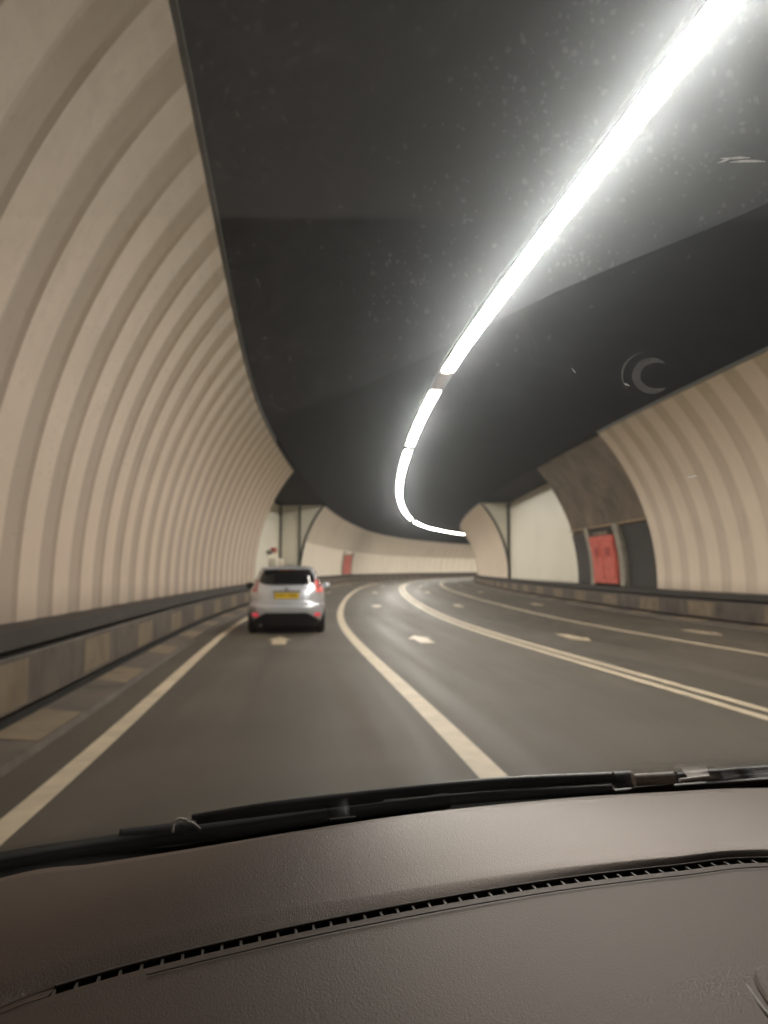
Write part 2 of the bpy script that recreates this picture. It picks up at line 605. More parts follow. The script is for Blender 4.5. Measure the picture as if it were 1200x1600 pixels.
# right bay: flat ribbed white panels
def flat_wall(side, o, a, b, z1, pitch, label, mat, soft):
    mb = MB()
    st = []
    s = a
    rows = []; fl = []
    while s < b - .01:
        e = min(b, s + pitch)
        for q, d in ((s + .0, 0), (s + .04, .035), (s + .16, .035), (s + .20, 0)):
            if q < b: rows.append([P(q, side * (o + d), z) for z in (.80, 3.3, z1)]); fl.append(1 if d else 0)
        s = e
    rows.append([P(b, side * o, z) for z in (.80, 3.3, z1)]); fl.append(0)
    mb.grid(rows, mf=lambda i, j: 1 if (fl[i] and fl[i + 1]) else 0)
    w = mb.build('bay_wall', [mat, soft])
    tag(w, label, 'wall')
    return w


rbw = flat_wall(1, 7.14, S_RB - 1.0, S_RC, 5.78, .62, "flat white ribbed wall panels of the bay left of the brown lining", M['flat'], M['groove'])
lbw = flat_wall(-1, 8.45, S_LE - 6, S_LB, 5.78, 1.5, "flat dim cream wall of the recess behind the silver car", M['flat'], M['groove_soft'])


def closure(side, s, o_out, top, posts, label):
    """end panel that closes the step between flat bay wall and curved cladding, facing the traffic"""
    root = empty('end_panel', P(s, side * 7.0, Z_B))
    tag(root, label, 'wall')
    pr = wall_prof(top, 20)
    mb = MB()
    for i in range(20):
        for ss in (s - .10, s - .02):
            mb.face([P(ss, side * pr[i][0], pr[i][1]), P(ss, side * o_out, pr[i][1]), P(ss, side * o_out, pr[i + 1][1]), P(ss, side * pr[i + 1][0], pr[i + 1][1])])
    mb.build('panel', M['flat'], root)
    mb = MB()
    rows = []
    for i in range(21):
        o, z = pr[i]
        rows.append([P(s - .16, side * (o - .05), z), P(s - .16, side * (o + .10), z), P(s - .0, side * (o + .10), z), P(s - .0, side * (o - .05), z)])
    mb.grid(rows, close_u=True)
    mb.build('edge_trim', M['trim'], root)
    for o in posts:
        mb = MB()
        z = 0.80
        rows = [[P(s - .2, side * (o - .07), zz), P(s - .2, side * (o + .07), zz), P(s - .1, side * (o + .07), zz), P(s - .1, side * (o - .07), zz)] for zz in (.8, 5.74)]
        mb.grid(rows, close_u=True)
        mb.build('post', M['trim'], root)
    return root


closure(1, S_RC, 7.12, TOP_R, (7.0,), "narrow wedge shaped end panel with dark post at the right bend")
closure(-1, S_LB, 8.43, 5.36, (7.05, 8.36), "wide pale end panel with two dark posts above the silver car")

# small alarm box and pale cupboard on the left bay wall
root = empty('alarm_box', P(49.6, -8.3, 2.3)); tag(root, "small red alarm box on the recess wall above the silver car", 'alarm box')
x, y, z = P(49.6, -8.28, 2.62)
mb = MB(); mb.box((x, y, z), (.24, 1.0, .30), -head(49.6), bev=.03); mb.build('box', M['darkred'], root)
x, y, z = P(48.2, -8.30, 2.45)
mb = MB(); mb.box((x, y, z), (.16, 1.0, .22), -head(49.6), bev=.03); mb.build('bracket', M['trim'], root)
root = empty('wall_cupboard', P(50.3, -8.2, .8)); tag(root, "pale wall cupboard under the small red alarm box", 'cupboard')
x, y, z = P(50.3, -8.2, 1.55)
mb = MB(); mb.box((x, y, z), (.4, 3.4, 1.1), -head(50), bev=.03); mb.build('cupboard_body', M['flat'], root)
mb = MB(); mb.box((x + .22, y, z), (.03, 1.5, .9), -head(50), bev=.01); mb.build('door', M['wall'], root)

# ---------------------------------------------------------------- ceiling
def ceil_z(u):
    return Z_T + 1.32 * (1 - abs(u) ** 2.3)


mb = MB()
NU = 28
rows = []
for s in srange(S0 + .5, S1 - 2, 1.0):
    r = []
    for k in range(NU + 1):
        u = -1 + 2 * k / NU
        top = (5.32 if u < 0 else 5.19)
        r.append(P(s, u * top, ceil_z(u)))
    rows.append(r)
mb.grid(rows)
ceil = mb.build('tunnel_ceiling', M['ceil'], smooth=True)
tag(ceil, "matt black arched tunnel ceiling carrying the row of tube lights", 'ceiling')
# edge trims along the tops of the walls
for side, a, b, top in ((-1, S0 + .5, S_LE, TOP_L), (1, S0 + .5, S_RE, TOP_R), (-1, S_LB, S1 - 2, 5.36), (1, S_RC, S1 - 2, TOP_R)):
    mb = MB()
    sweep(mb, [(top - .03, Z_T - .02), (top + .05, Z_T - .04), (top + .06, Z_T + .03), (top - .03, Z_T + .03)], a, b, 1.0, side=side, closed=True)
    mb.build('edge_trim', M['trim'], ceil)
# flat black soffits over the two bays
mb = MB()
sweep(mb, [(5.15, 5.79), (8.6, 5.79)], S_LE - 8, S_LB, 1.0, side=-1)
sweep(mb, [(5.15, 5.79), (7.6, 5.79)], S_RE, S_RC, 1.0, side=1)
mb.build('soffit', M['ceil'], ceil)
# closing wall behind the camera's car and at the far end (out of sight round the bend)
mb = MB()
for s in (S0 + .6, S1 - 2.5):
    mb.face([P(s, -9, -.1), P(s, 9, -.1), P(s, 9, 8), P(s, -9, 8)])
# outer shell: stops daylight leaking in through joints
sweep(mb, [(-9.4, -.05), (-9.4, 7.6), (9.4, 7.6), (9.4, -.05)], S0 + .6, S1 - 2.5, 3.0)
tag(mb.build('tunnel_shell', M['ceil']), kind='structure')

# ---------------------------------------------------------------- the row of tube lights
O_L, Z_L = -0.17, 6.87


def light(a, b, lit=True):
    root = empty('ceiling_light', P((a + b) / 2, O_L, Z_L))
    mb = MB()
    sweep(mb, [(O_L - .19, Z_L - .02), (O_L - .153, Z_L - .02), (O_L - .153, Z_L + .022), (O_L + .153, Z_L + .022), (O_L + .153, Z_L - .02), (O_L + .19, Z_L - .02), (O_L + .15, Z_L + .16), (O_L - .15, Z_L + .16)], a, b, .6, closed=True)
    mb.build('housing', M['housing'], root)
    mb = MB()
    w = .15
    # diffuser set flush in the housing: it throws its light down, little of it sideways
    sweep(mb, [(O_L - w, Z_L - .020), (O_L, Z_L - .030), (O_L + w, Z_L - .020), (O_L + w, Z_L + .02), (O_L - w, Z_L + .02)], a + .07, b - .07, .6, closed=True)
    mb.build('diffuser', M['lamp'] if lit else M['off'], root, smooth=True, angle=50)
    return root


ORD = ['first', 'second', 'third', 'fourth', 'fifth', 'sixth', 'seventh', 'eighth', 'ninth', 'tenth']
runs = [(4.2, 21.0, 7), (23.3, 33.7, 4), (35.3, 84.5, 20), (89.8, 180, 34)]
G = "tube lights in a row along the tunnel ceiling"
seen_n = 0
for ri, (a, b, n) in enumerate(runs):
    L = (b - a) / n
    for k in range(n):
        u = a + k * L; v = u + L - .015
        r = light(u, v)
        if ri == 0:
            if v > 8.0 and seen_n < 10:
                lab = f"bright white tube light, {ORD[seen_n]} from the top edge in the nearest lit run"; seen_n += 1
            elif v > 8.0:
                lab = "bright white tube light at the end of the nearest lit run"
            else:
                lab = "white tube light overhead, above the top edge of the view"
        elif ri == 1:
            lab = f"white tube light, {ORD[k]} beyond the unlit gap in the row"
        elif ri == 2:
            lab = "distant white tube light in the long run hooking round the bend"
        else:
            lab = "farthest white tube light in the short run past the last gap"
        tag(r, lab, 'light', G)
r = light(21.02, 23.28, lit=False)
tag(r, "unlit grey tube light in the gap between two lit runs", 'light', G)

# ---------------------------------------------------------------- the silver hatchback ahead
def carpaint():
    m, nt, p = nmat('silver_paint')
    n = noise(nt, 900, 2, .5, coords(nt))
    r = ramp(nt, n.outputs["Fac"], [(.3, (.66, .69, .76)), (.7, (.81, .84, .91))])
    nt.links.new(r.outputs[0], p.inputs["Base Color"])
    p.inputs["Metallic"].default_value = .55
    p.inputs["Roughness"].default_value = .33
    p.inputs["Coat Weight"].default_value = 1.0
    p.inputs["Coat Roughness"].default_value = .04
    return m


M['silver'] = carpaint()
M['cglass'] = simple('dark_car_glass', (.008, .008, .009), .06, 0, .2, spec=.6)
M['black'] = simple('black_plastic', (.012, .012, .013), .5, 0, .2)
M['tyre'] = simple('tyre_rubber', (.014, .014, .014), .8, 0, .2)
M['rim'] = simple('alloy_rim', (.35, .35, .36), .35, .8, .1)
M['tail'] = simple('tail_lens', (.50, .16, .15), .15, 0, .2, coat=.6)
M['plate'] = simple('yellow_plate', (.85, .56, .01), .4, 0, .05)


def tail_lit(name, c, e):
    m, nt, p = nmat(name)
    p.inputs["Base Color"].default_value = (*c, 1)
    p.inputs["Roughness"].default_value = .2
    p.inputs["Emission Color"].default_value = (*c, 1)
    p.inputs["Emission Strength"].default_value = e
    return m


M['tail_on'] = tail_lit('lit_tail_lens', (.72, .15, .13), .5)
M['refl_glow'] = tail_lit('rear_reflector', (.80, .05, .09), .6)  # no lamp: low emission stands in for light the reflector returns
M['stop'] = tail_lit('dim_stop_lamp', (.25, .07, .01), .25)

CS = 17.25
cx, cy, cz = P(CS, -4.47, 0)
car = empty('silver_hatchback', (-.1258 * 16.75, 16.7, 0), -head(CS) * 1.0)
tag(car, "silver hatchback with yellow number plate driving ahead in the left lane", 'car')
LV = [  # z, half width, y rear, y front, exponent
    (.14, .78, .16, 3.75, 5), (.20, .81, .10, 3.8, 5), (.28, .83, .07, 3.86, 5), (.42, .855, .01, 3.93, 5.5), (.55, .86, .0, 3.95, 5.5), (.63, .858, .02, 3.93, 5.5),
    (.66, .855, .065, 3.9, 5), (.78, .853, .085, 3.86, 5), (.90, .84, .11, 3.78, 5), (.98, .815, .15, 3.6, 4.6), (1.03, .775, .19, 3.3, 4.4),
    (1.10, .745, .25, 3.1, 4.2), (1.2, .705, .34, 2.85, 4.2), (1.32, .65, .45, 2.5, 4.2), (1.40, .605, .53, 2.25, 4.2), (1.445, .56, .60, 2.1, 4), (1.47, .47, .72, 1.95, 3.6), (1.485, .3, .95, 1.7, 3)]


def lv(z):
    if z <= LV[0][0]: return LV[0]
    for a, b in zip(LV, LV[1:]):
        if z <= b[0]:
            t = (z - a[0]) / (b[0] - a[0])
            return tuple(p * (1 - t) + q * t for p, q in zip(a, b))
    return LV[-1]


def rear_y(x, z, off=0.0):
    _, w, y0, y1, n = lv(z)
    yc = (y0 + y1) / 2; L = (y1 - y0) / 2
    u = min(.9995, abs(x) / w)
    return yc - (L) * (1 - u ** n) ** (1 / n) - off


def side_x(y, z, off=0.0):
    _, w, y0, y1, n = lv(z)
    yc = (y0 + y1) / 2; L = (y1 - y0) / 2
    u = min(.999, abs(y - yc) / L)
    return w * (1 - u ** n) ** (1 / n) + off


mb = lmb()
NL = 72
rows = []
fine = []
for a, b in zip(LV, LV[1:]):
    fine += [a[0], (a[0] + b[0]) / 2]
fine.append(LV[-1][0])
for z in fine:
    _, w, y0, y1, n = lv(z)
    yc = (y0 + y1) / 2; L = (y1 - y0) / 2
    r = []
    for k in range(NL):
        t = 2 * pi * k / NL
        c_, s_ = cos(t), sin(t)
        rr = (abs(c_) ** n + abs(s_) ** n) ** (-1 / n)
        r.append((w * rr * c_, yc + L * rr * s_, z))
    rows.append(r)
mb.grid(rows, close_u=True, mf=lambda i, j: 1 if rows[i][0][2] < .23 else 0)
mb.face(rows[0][::-1], 1); mb.face(rows[-1], 0)
mb.build('body', [M['silver'], M['black']], car, smooth=True, angle=60)


def patch(name, zs, xl, xr, off, mat, parent=car, nx=24, thick=.02):
    mb = lmb()
    rows = []
    for z in zs:
        a, b = xl(z), xr(z)
        rows.append([(a + (b - a) * k / nx, rear_y(a + (b - a) * k / nx, z, off), z) for k in range(nx + 1)])
    mb.grid(rows)
    # rim so that it is not paper thin
    loop = rows[0] + [r[-1] for r in rows[1:]] + rows[-1][::-1][1:] + [r[0] for r in rows[::-1][1:-1]]
    mb.grid([loop, [(p[0] * .985, p[1] + thick, p[2]) for p in loop]], close_u=True)
    return mb.build(name, mat, parent, smooth=True, angle=40)


def lin(a, b, n): return [a + (b - a) * i / n for i in range(n + 1)]


def gw(z):   # half width of the rear window
    t = (z - 1.06) / .31
    base = .655 - .11 * t
    e = 1.0
    if t < .42: e = sqrt(max(0, 1 - ((.42 - t) / .42) ** 2)) * .34 + .66
    if t > .75: e = sqrt(max(0, 1 - ((t - .75) / .25) ** 2)) * .12 + .88
    return base * e


rw = patch('rear_window', lin(1.06, 1.37, 12), lambda z: -gw(z), lambda z: gw(z), .008, M['cglass'])
# rear wiper on the glass
mb = lmb(); mb.tube([(x, rear_y(x, 1.075 + .02 * (x + .3), .03), 1.075 + .02 * (x + .3)) for x in lin(-.32, .05, 6)], .010, 6)
mb.build('rear_wiper', M['black'], car)
# spoiler
mb = lmb()
rows = []
for x in lin(-.58, .58, 16):
    q = (abs(x) / .58) ** 3 * .08
    rows.append([(x, .43 + q, 1.392), (x, .40 + q, 1.405), (x, .43 + q, 1.425), (x, .62 + q, 1.452), (x, .70, 1.43), (x, .55 + q, 1.385)])
mb.grid(rows, close_u=True); mb.face(rows[0]); mb.face(rows[-1][::-1])
mb.build('roof_spoiler', M['silver'], car, smooth=True, angle=50)
mb = lmb(); mb.box((0, .50, 1.378), (.34, .06, .022), bev=.004); mb.build('high_stop_light', M['stop'], car)
# tail lights: tall lenses at the corners
for sd in (-1, 1):
    tl = patch('tail_light', lin(.90, 1.17, 8), lambda z, sd=sd: sd * (.635 - .08 * (z - 1.0)), lambda z, sd=sd: sd * (lv(z)[1] * .992), .012, M['tail_on'] if sd > 0 else M['tail'], nx=14)
    q = patch('lens_insert', lin(.97, 1.07, 4), lambda z, sd=sd: sd * .67, lambda z, sd=sd: sd * .735, .022, M['tail'], parent=tl, nx=6)
    q = patch('rear_reflector', lin(.375, .445, 4), lambda z, sd=sd: sd * .62, lambda z, sd=sd: sd * .735, .02, M['refl_glow'], nx=6)
    # door mirror
    mb = lmb(); mb.box((sd * .925, 2.35, 1.02), (.20, .10, .14), bev=.035); mb.build('door_mirror', M['silver'] if sd > 0 else M['black'], car, smooth=True, angle=60)
    # side windows
    mb = lmb()
    rows = []
    for z in lin(1.06, 1.36, 6):
        t = (z - 1.06) / .3
        rows.append([(sd * side_x(y, z, .006), y, z) for y in lin(.62 + .22 * t, 2.75 - .55 * t, 16)])
    mb.grid(rows); mb.build('side_window', M['cglass'], car, smooth=True)
    # rear lamps' number lights, wheels
    for wy in (.72, 3.2):
        wl = lmb()
        R = .30
        rows = []
        for (x, r) in ((.66, .18), (.655, .26), (.67, .295), (.71, R), (.80, R), (.835, .29), (.845, .25), (.84, .19)):
            rows.append([(sd * x, wy + r * cos(2 * pi * k / 28), .30 + r * sin(2 * pi * k / 28)) for k in range(28)])
        wl.grid(rows, close_u=True)
        wo = wl.build('wheel', M['tyre'], car, smooth=True, angle=50)
        rm = lmb()
        ring = [(sd * .842, wy + .19 * cos(2 * pi * k / 28), .30 + .19 * sin(2 * pi * k / 28)) for k in range(28)]
        ring2 = [(sd * .80, p[1], p[2]) for p in ring]
        rm.grid([ring, ring2], close_u=True); rm.face(ring2)
        for k in range(5):
            t = 2 * pi * k / 5
            rm.tube([(sd * .825, wy, .30), (sd * .83, wy + .185 * cos(t), .30 + .185 * sin(t))], .022, 6)
        rm.build('rim', M['rim'], wo)
# black lower bumper with its raised middle
def lbx(z):
    if z < .25: return .80
    return .80 - (z - .25) / .21 * .36
patch('lower_bumper', lin(.145, .46, 12), lambda z: -min(lbx(z), lv(z)[1] * .985), lambda z: min(lbx(z), lv(z)[1] * .985), .012, M['black'], nx=30)
mb = lmb(); mb.tube([(-.55, rear_y(-.55, .22) + .15, .19), (-.55, rear_y(-.55, .22) - .03, .19)], .03, 10)
mb.build('exhaust_pipe', M['rim'], car)
# plate in a shallow recess, grab handle shadow line, badge
patch('plate_recess', lin(.745, .915, 4), lambda z: -.36, lambda z: .36, .003, M['silver'], nx=10)
pl = patch('number_plate', lin(.765, .885, 2), lambda z: -.265, lambda z: .265, .016, M['plate'], nx=4)
mb = lmb()
xs = [-.225, -.160, -.095, -.030, .065, .130, .195]
for i, x in enumerate(xs):
    yy = rear_y(0, .825, .019)
    for dx in ((-.016, .016) if i % 2 else (-.014, .010)):
        mb.box((x + dx, yy, .825), (.010, .004, .074))
    mb.box((x, yy, .858 if i % 3 else .79), (.03, .004, .010))
    mb.box((x, yy, .825), (.026, .004, .010))
mb.build('lettering', M['black'], pl)
patch('handle_shadow', lin(.905, .93, 2), lambda z: -.30, lambda z: .30, .018, M['black'], nx=10, thick=.03)  # black strip drawn for the shade in the handle recess
mb = lmb()
rows = []
for r_, d in ((.001, .012), (.7, .012), (1, .004)):
    rows.append([(.07 * r_ * cos(t), rear_y(0, .97) - d, .965 + .028 * r_ * sin(t)) for t in [2 * pi * k / 20 for k in range(20)]])
mb.grid(rows, close_u=True); mb.build('badge', M['rim'], car, smooth=True)
# bumper shut line
mb = lmb()
mb.tube([(x, rear_y(x, .655, .004), .652) for x in lin(-.80, .80, 24)], .006, 5)
mb.build('shut_line', M['black'], car)

# ---------------------------------------------------------------- our own car: dashboard, windscreen, wipers
def px(x, y, d):
    """photograph pixel (1200 x 1600) and distance ahead -> point"""
    u = (x - 600) / 1200.0; v = (800 - y) / 1200.0
    Y, Z = cos(PITCH) - v * sin(PITCH), sin(PITCH) + v * cos(PITCH)
    k = d / Y
    return Vector((u * k, d, CAM_H + Z * k))


def pz(x, y, z):
    """pixel + height relative to the camera -> point"""
    u = (x - 600) / 1200.0; v = (800 - y) / 1200.0
    Y, Z = cos(PITCH) - v * sin(PITCH), sin(PITCH) + v * cos(PITCH)
    k = z / Z
    return Vector((u * k, Y * k, CAM_H + z))


def crom(pts, n=10, ext=True):
    pts = [Vector(p) for p in pts]
    if ext: pts = [pts[0] * 2 - pts[1]] + pts + [pts[-1] * 2 - pts[-2]]
    out = []
    for i in range(1, len(pts) - 2):
        a, b, c, d = pts[i - 1:i + 3]
        for k in range(n):
            t = k / n
            out.append(.5 * ((2 * b) + (c - a) * t + (2 * a - 5 * b + 4 * c - d) * t * t + (3 * b - a - 3 * c + d) * t ** 3))
    out.append(pts[-2])
    return out


def resample(pts, n):
    L = [0]
    for a, b in zip(pts, pts[1:]): L.append(L[-1] + (b - a).length)
    out = []; j = 0
    for i in range(n + 1):
        t = L[-1] * i / n
        while j < len(L) - 2 and L[j + 1] < t: j += 1
        f = (t - L[j]) / max(1e-9, L[j + 1] - L[j])
        out.append(pts[j].lerp(pts[j + 1], f))
    return out


def by_x(pts, xs):
    """sample a curve (monotone in x) at given x"""
    out = []
    for x in xs:
        j = 0
        while j < len(pts) - 2 and pts[j + 1].x < x: j += 1
        a, b = pts[j], pts[j + 1]
        out.append(a.lerp(b, (x - a.x) / (b.x - a.x)))
    return out


def dash_mat(name, base, rough=.42, spec=1.0):
    m, nt, p = nmat(name)
    v = coords(nt)
    vo = nt.nodes.new("ShaderNodeTexVoronoi"); vo.feature = 'SMOOTH_F1'
    vo.inputs["Scale"].default_value = 1050
    mp = nt.nodes.new("ShaderNodeMapping"); mp.inputs["Scale"].default_value = (1.0, .55, 1.0); mp.inputs["Rotation"].default_value = (0, 0, .35)
    nt.links.new(v, mp.inputs[0])
    nn = noise(nt, 90, 3, .6, v)
    mixv = nt.nodes.new("ShaderNodeMixRGB"); mixv.inputs[0].default_value = .006
    nt.links.new(mp.outputs[0], mixv.inputs[1]); nt.links.new(nn.outputs["Color"], mixv.inputs[2])
    nt.links.new(mixv.outputs[0], vo.inputs["Vector"])
    n2 = noise(nt, 5, 5, .6, v)
    hue = ramp(nt, n2.outputs["Fac"], [(.3, [q * f for q, f in zip(base, (.90, .86, .84))]), (.5, base), (.7, [q * f for q, f in zip(base, (1.08, 1.02, .98))])])
    nt.links.new(hue.outputs[0], p.inputs["Base Color"])
    p.inputs["Roughness"].default_value = rough
    p.inputs["Specular IOR Level"].default_value = spec
    p.inputs["Specular Tint"].default_value = (1, .84, .77, 1)
    n3 = noise(nt, 700, 2, .5, v)
    ad = nt.nodes.new("ShaderNodeMath"); ad.operation = 'MULTIPLY_ADD'
    nt.links.new(n3.outputs["Fac"], ad.inputs[0]); ad.inputs[1].default_value = .5
    nt.links.new(vo.outputs["Distance"], ad.inputs[2])
    bump(nt, p, ad.outputs[0], .42, .0005)
    return m


M['dash'] = dash_mat('grained_dashboard', (.050, .035, .027), .54, .62)
M['dashrear'] = dash_mat('grained_dashboard_rear', (.060, .040, .033))
M['lip'] = simple('vent_lip_plastic', (.10, .085, .075), .5, 0, .1, bumpv=.1, bscale=500)
M['rim_lip'] = simple('bezel_plastic', (.17, .145, .125), .42, 0, .1, bumpv=.1, bscale=500)
M['rubber'] = simple('wiper_rubber', (.010, .010, .010), .55, 0, .3, 40)
M['wiper'] = simple('wiper_metal', (.020, .020, .021), .38, .3, .3, 30)
M['clip'] = simple('grey_clip', (.85, .78, .75), .45, 0, .2, 60)
M['darkclip'] = simple('dark_grey_sleeve', (.05, .05, .055), .45, 0, .2, 60)

icar = empty('car_interior', (.42, .5, .5))
tag(icar, "our own car seen from inside: dark grained dashboard, windscreen and parked wipers", 'car interior')

ZU, ZB, ZS = -.272, -.2806, -.2876
U = crom([(-.62, .40, CAM_H + ZU - .01), (-.50, .54, CAM_H + ZU - .004)] + [pz(x, y, ZU) for x, y in ((0, 1372), (150, 1349), (300, 1326), (450, 1301), (600, 1278), (750, 1260), (900, 1246), (1050, 1237), (1200, 1231))] +
         [(.75, 1.00, CAM_H + ZU), (1.1, .93, CAM_H + ZU), (1.38, .72, CAM_H + ZU)], 8)
B = crom([(-.62, .26, CAM_H + ZB - .004), (-.42, .40, CAM_H + ZB)] + [pz(x, y, ZB) for x, y in ((0, 1535), (100, 1500), (200, 1468), (300, 1445), (450, 1417), (600, 1394), (750, 1371), (900, 1352), (1050, 1338), (1200, 1326))] +
         [(.60, .80, CAM_H + ZB), (.95, .78, CAM_H + ZB), (1.3, .55, CAM_H + ZB)], 8)
SL = crom([(-.62, .22, CAM_H + ZS), (-.40, .37, CAM_H + ZS)] + [pz(x, y, ZS) for x, y in ((0, 1576), (90, 1543), (200, 1511), (300, 1486), (450, 1452), (600, 1422), (750, 1395), (900, 1372), (1050, 1355), (1200, 1342))] +
          [(.60, .785, CAM_H + ZS), (.95, .76, CAM_H + ZS), (1.3, .53, CAM_H + ZS)], 8)
XS = lin(-.60, 1.28, 188)
Uc, Bc, Sc = by_x(U, XS), by_x(B, XS), by_x(SL, XS)
SW = .0105       # width of the slot
# rear half: windscreen edge -> soft crease -> slot edge
mb = MB()
rows = []
for k, (u, b, s) in enumerate(zip(Uc, Bc, Sc)):
    r = [u + Vector((0, .05, -.02)), u + Vector((0, .004, -.004))]
    for t in lin(0, 1, 14):
        p = u.lerp(b, t); p.z += .004 * sin(pi * t)
        r.append(p)
    d = s - b
    for t in (.12, .3, .55, .8, .93):
        p = b.lerp(s, t); p.z = b.z + (s.z - b.z) * (t ** 1.3)
        r.append(p)
    r.append(s + Vector((0, .0004, -.0004)))
    r.append(s + Vector((0, .001, -.02)))
    rows.append(r)
mb.grid(rows)
mb.build('dashboard_rear', M['dashrear'], icar, smooth=True, angle=70)
# front half
mb = MB()
rows = []
for k, s in enumerate(Sc):
    x = XS[k]
    f = Vector((s.x, s.y - SW, s.z + .0005))
    near_y = .13 if x > -.1 else .13 - (-.1 - x) * .25
    near = Vector((s.x, near_y, CAM_H - .33))
    r = [f + Vector((0, 0, -.02)), f + Vector((0, 0, -.001)), f + Vector((0, -.0012, 0))]
    for t in lin(.03, 1, 16):
        p = f.lerp(near, t)
        p.z = f.z - .042 * t ** 2.2 + .004 * sin(pi * min(1, t * 1.5))
        r.append(p)
    r.append(near + Vector((0, -.02, -.03))); r.append(near + Vector((0, .0, -.30)))
    rows.append(r)
mb.grid(rows)
dfront = mb.build('dashboard_front', M['dash'], icar, smooth=True, angle=70)
# vent slot: dark channel, lips and fins
k0 = min(range(len(XS)), key=lambda i: abs(Sc[i].x - pz(88, 1546, ZS).x))
path = resample(Sc[k0:], 110)
mb = MB()
mb.grid([[p + Vector((0, -.0004, -.0006)), p + Vector((0, -.0004, -.017)), p + Vector((0, -SW - .002, -.017))] for p in Sc])
vent = mb.build('vent_slot', M['slot'], icar)
mb = MB()
# filler that closes the slot left of its first cell
mb.grid([[p + Vector((0, .001, -.0002)), p + Vector((0, -SW - .001, .0008))] for p in Sc[:k0 + 1]])
mb.build('slot_filler', M['dashrear'], vent)
mb = MB()
L = sum((b - a).length for a, b in zip(path, path[1:]))
n_f = int(L / .0152)
fp = resample(path, n_f)
for i, p in enumerate(fp):
    t = (fp[min(i + 1, n_f)] - fp[max(i - 1, 0)]).normalized()
    w = .0011
    sk = .0022      # fins lean a little
    a0 = p - t * w; a1 = p + t * w
    q0 = a0 + Vector((sk, -SW, 0)); q1 = a1 + Vector((sk, -SW, 0))
    top = -.0004
    T = [v + Vector((0, 0, top)) for v in (a0, a1, q1, q0)]
    Bm = [v + Vector((0, 0, -.014)) for v in (a0, a1, q1, q0)]
    mb.face(T[::-1]); mb.grid([T, Bm], close_u=True)
mb.build('vent_fins', M['lip'], vent)
mb = MB()
mb.tube([p + Vector((0, .0012, .0006)) for p in path], .0013, 6)
mb.build('vent_lip', M['lip'], vent, smooth=True)
# fine seam just in front of the slot
mb = MB()
mb.tube([p + Vector((0, -SW - .017, .0026)) for p in resample(Sc[k0 + 6:], 90)], .0006, 5)
mb.build('dash_seam', M['lip'], dfront, smooth=True)

# rimmed tray at the right end of what shows
def tray():
    c = Vector((.302, .545, CAM_H - .2915))
    ring = []
    n = 64
    def loop(rx, ry, z):
        r = []
        for k in range(n):
            t = 2 * pi * k / n
            e = 2.9
            q = (abs(cos(t)) ** e + abs(sin(t)) ** e) ** (-1 / e)
            X, Y = rx * q * cos(t), ry * q * sin(t)
            a = .10
            r.append(Vector((c.x + X * cos(a) + Y * sin(a), c.y - X * sin(a) + Y * cos(a), c.z + z)))
        return r
    prof = [(.000, -.010), (.000, .0035), (.0012, .0050), (.0026, .0048), (.0032, .0015), (.0036, -.004), (.0046, -.004), (.0050, .0030), (.0065, .0056), (.0085, .0052), (.0125, .0010), (.018, -.004), (.022, -.006)]
    mb = MB()
    rows = [loop(.0510 - i * 1.2, .055 - i * 1.2, z) for i, z in prof]
    mb.grid(rows, close_u=True); mb.face(rows[-1])
    o = mb.build('vent_bezel', M['rim_lip'], icar, smooth=True, angle=60)
    mb = MB()
    for k in range(4):
        y = -.018 + k * .012
        mb.box((c.x, c.y + y, c.z + .000), (.040, .0035, .008), 0)
    mb.build('vent_vane', M['rubber'], o)
tray()

# cowl between windscreen glass and dash (the black strip)
W0 = crom([(-.66, .46, CAM_H - .272), (-.54, .61, CAM_H - .285)] + [px(x, y, d) for x, y, d in ((0, 1366, .745), (150, 1343, .82), (300, 1320, .89), (600, 1273, 1.00), (900, 1242, 1.06), (1200, 1226, 1.09))] +
          [(.85, 1.08, CAM_H - .30), (1.15, 1.0, CAM_H - .30), (1.42, .78, CAM_H - .29)], 8)
Wc = by_x(W0, XS)
W1 = crom([(-.70, .52, CAM_H - .262), (-.57, .66, CAM_H - .275)] + [px(x, y, d) for x, y, d in ((0, 1353, .80), (150, 1331, .87), (300, 1311, .945), (600, 1267, 1.05), (900, 1240, 1.13), (1200, 1222, 1.17))] +
          [(.88, 1.14, CAM_H - .29), (1.18, 1.06, CAM_H - .29), (1.45, .84, CAM_H - .28)], 8)
W1c = by_x(W1, XS)
mb = MB()
mb.grid([[u + Vector((0, .02, -.012)), w_ + Vector((0, .0, -.012)), w_.lerp(w1_, .5) + Vector((0, 0, -.006)), w1_, w1_ + Vector((0, .02, -.02)), w1_ + Vector((0, .14, -.10)), w1_ + Vector((0, .3, -.2))] for u, w_, w1_ in zip(Uc, Wc, W1c)])
mb.build('cowl_panel', simple('cowl_plastic', (.008, .008, .008), .8, 0, .3, 30, spec=.1), icar, smooth=True)

# wipers
def wp(x, y, d): return px(x, y, d * 1.008)
def blade(pts, r, name, mat, flat=1.0, n=8, parent=icar):
    mb = MB(); c = crom([wp(*p) for p in pts], 8)
    rr = r if not isinstance(r, (list, tuple)) else [r[0] + (r[1] - r[0]) * i / (len(c) - 1) for i in range(len(c))]
    mb.tube(c, rr, n, flat=flat)
    return mb.build(name, mat, parent, smooth=True, angle=50)

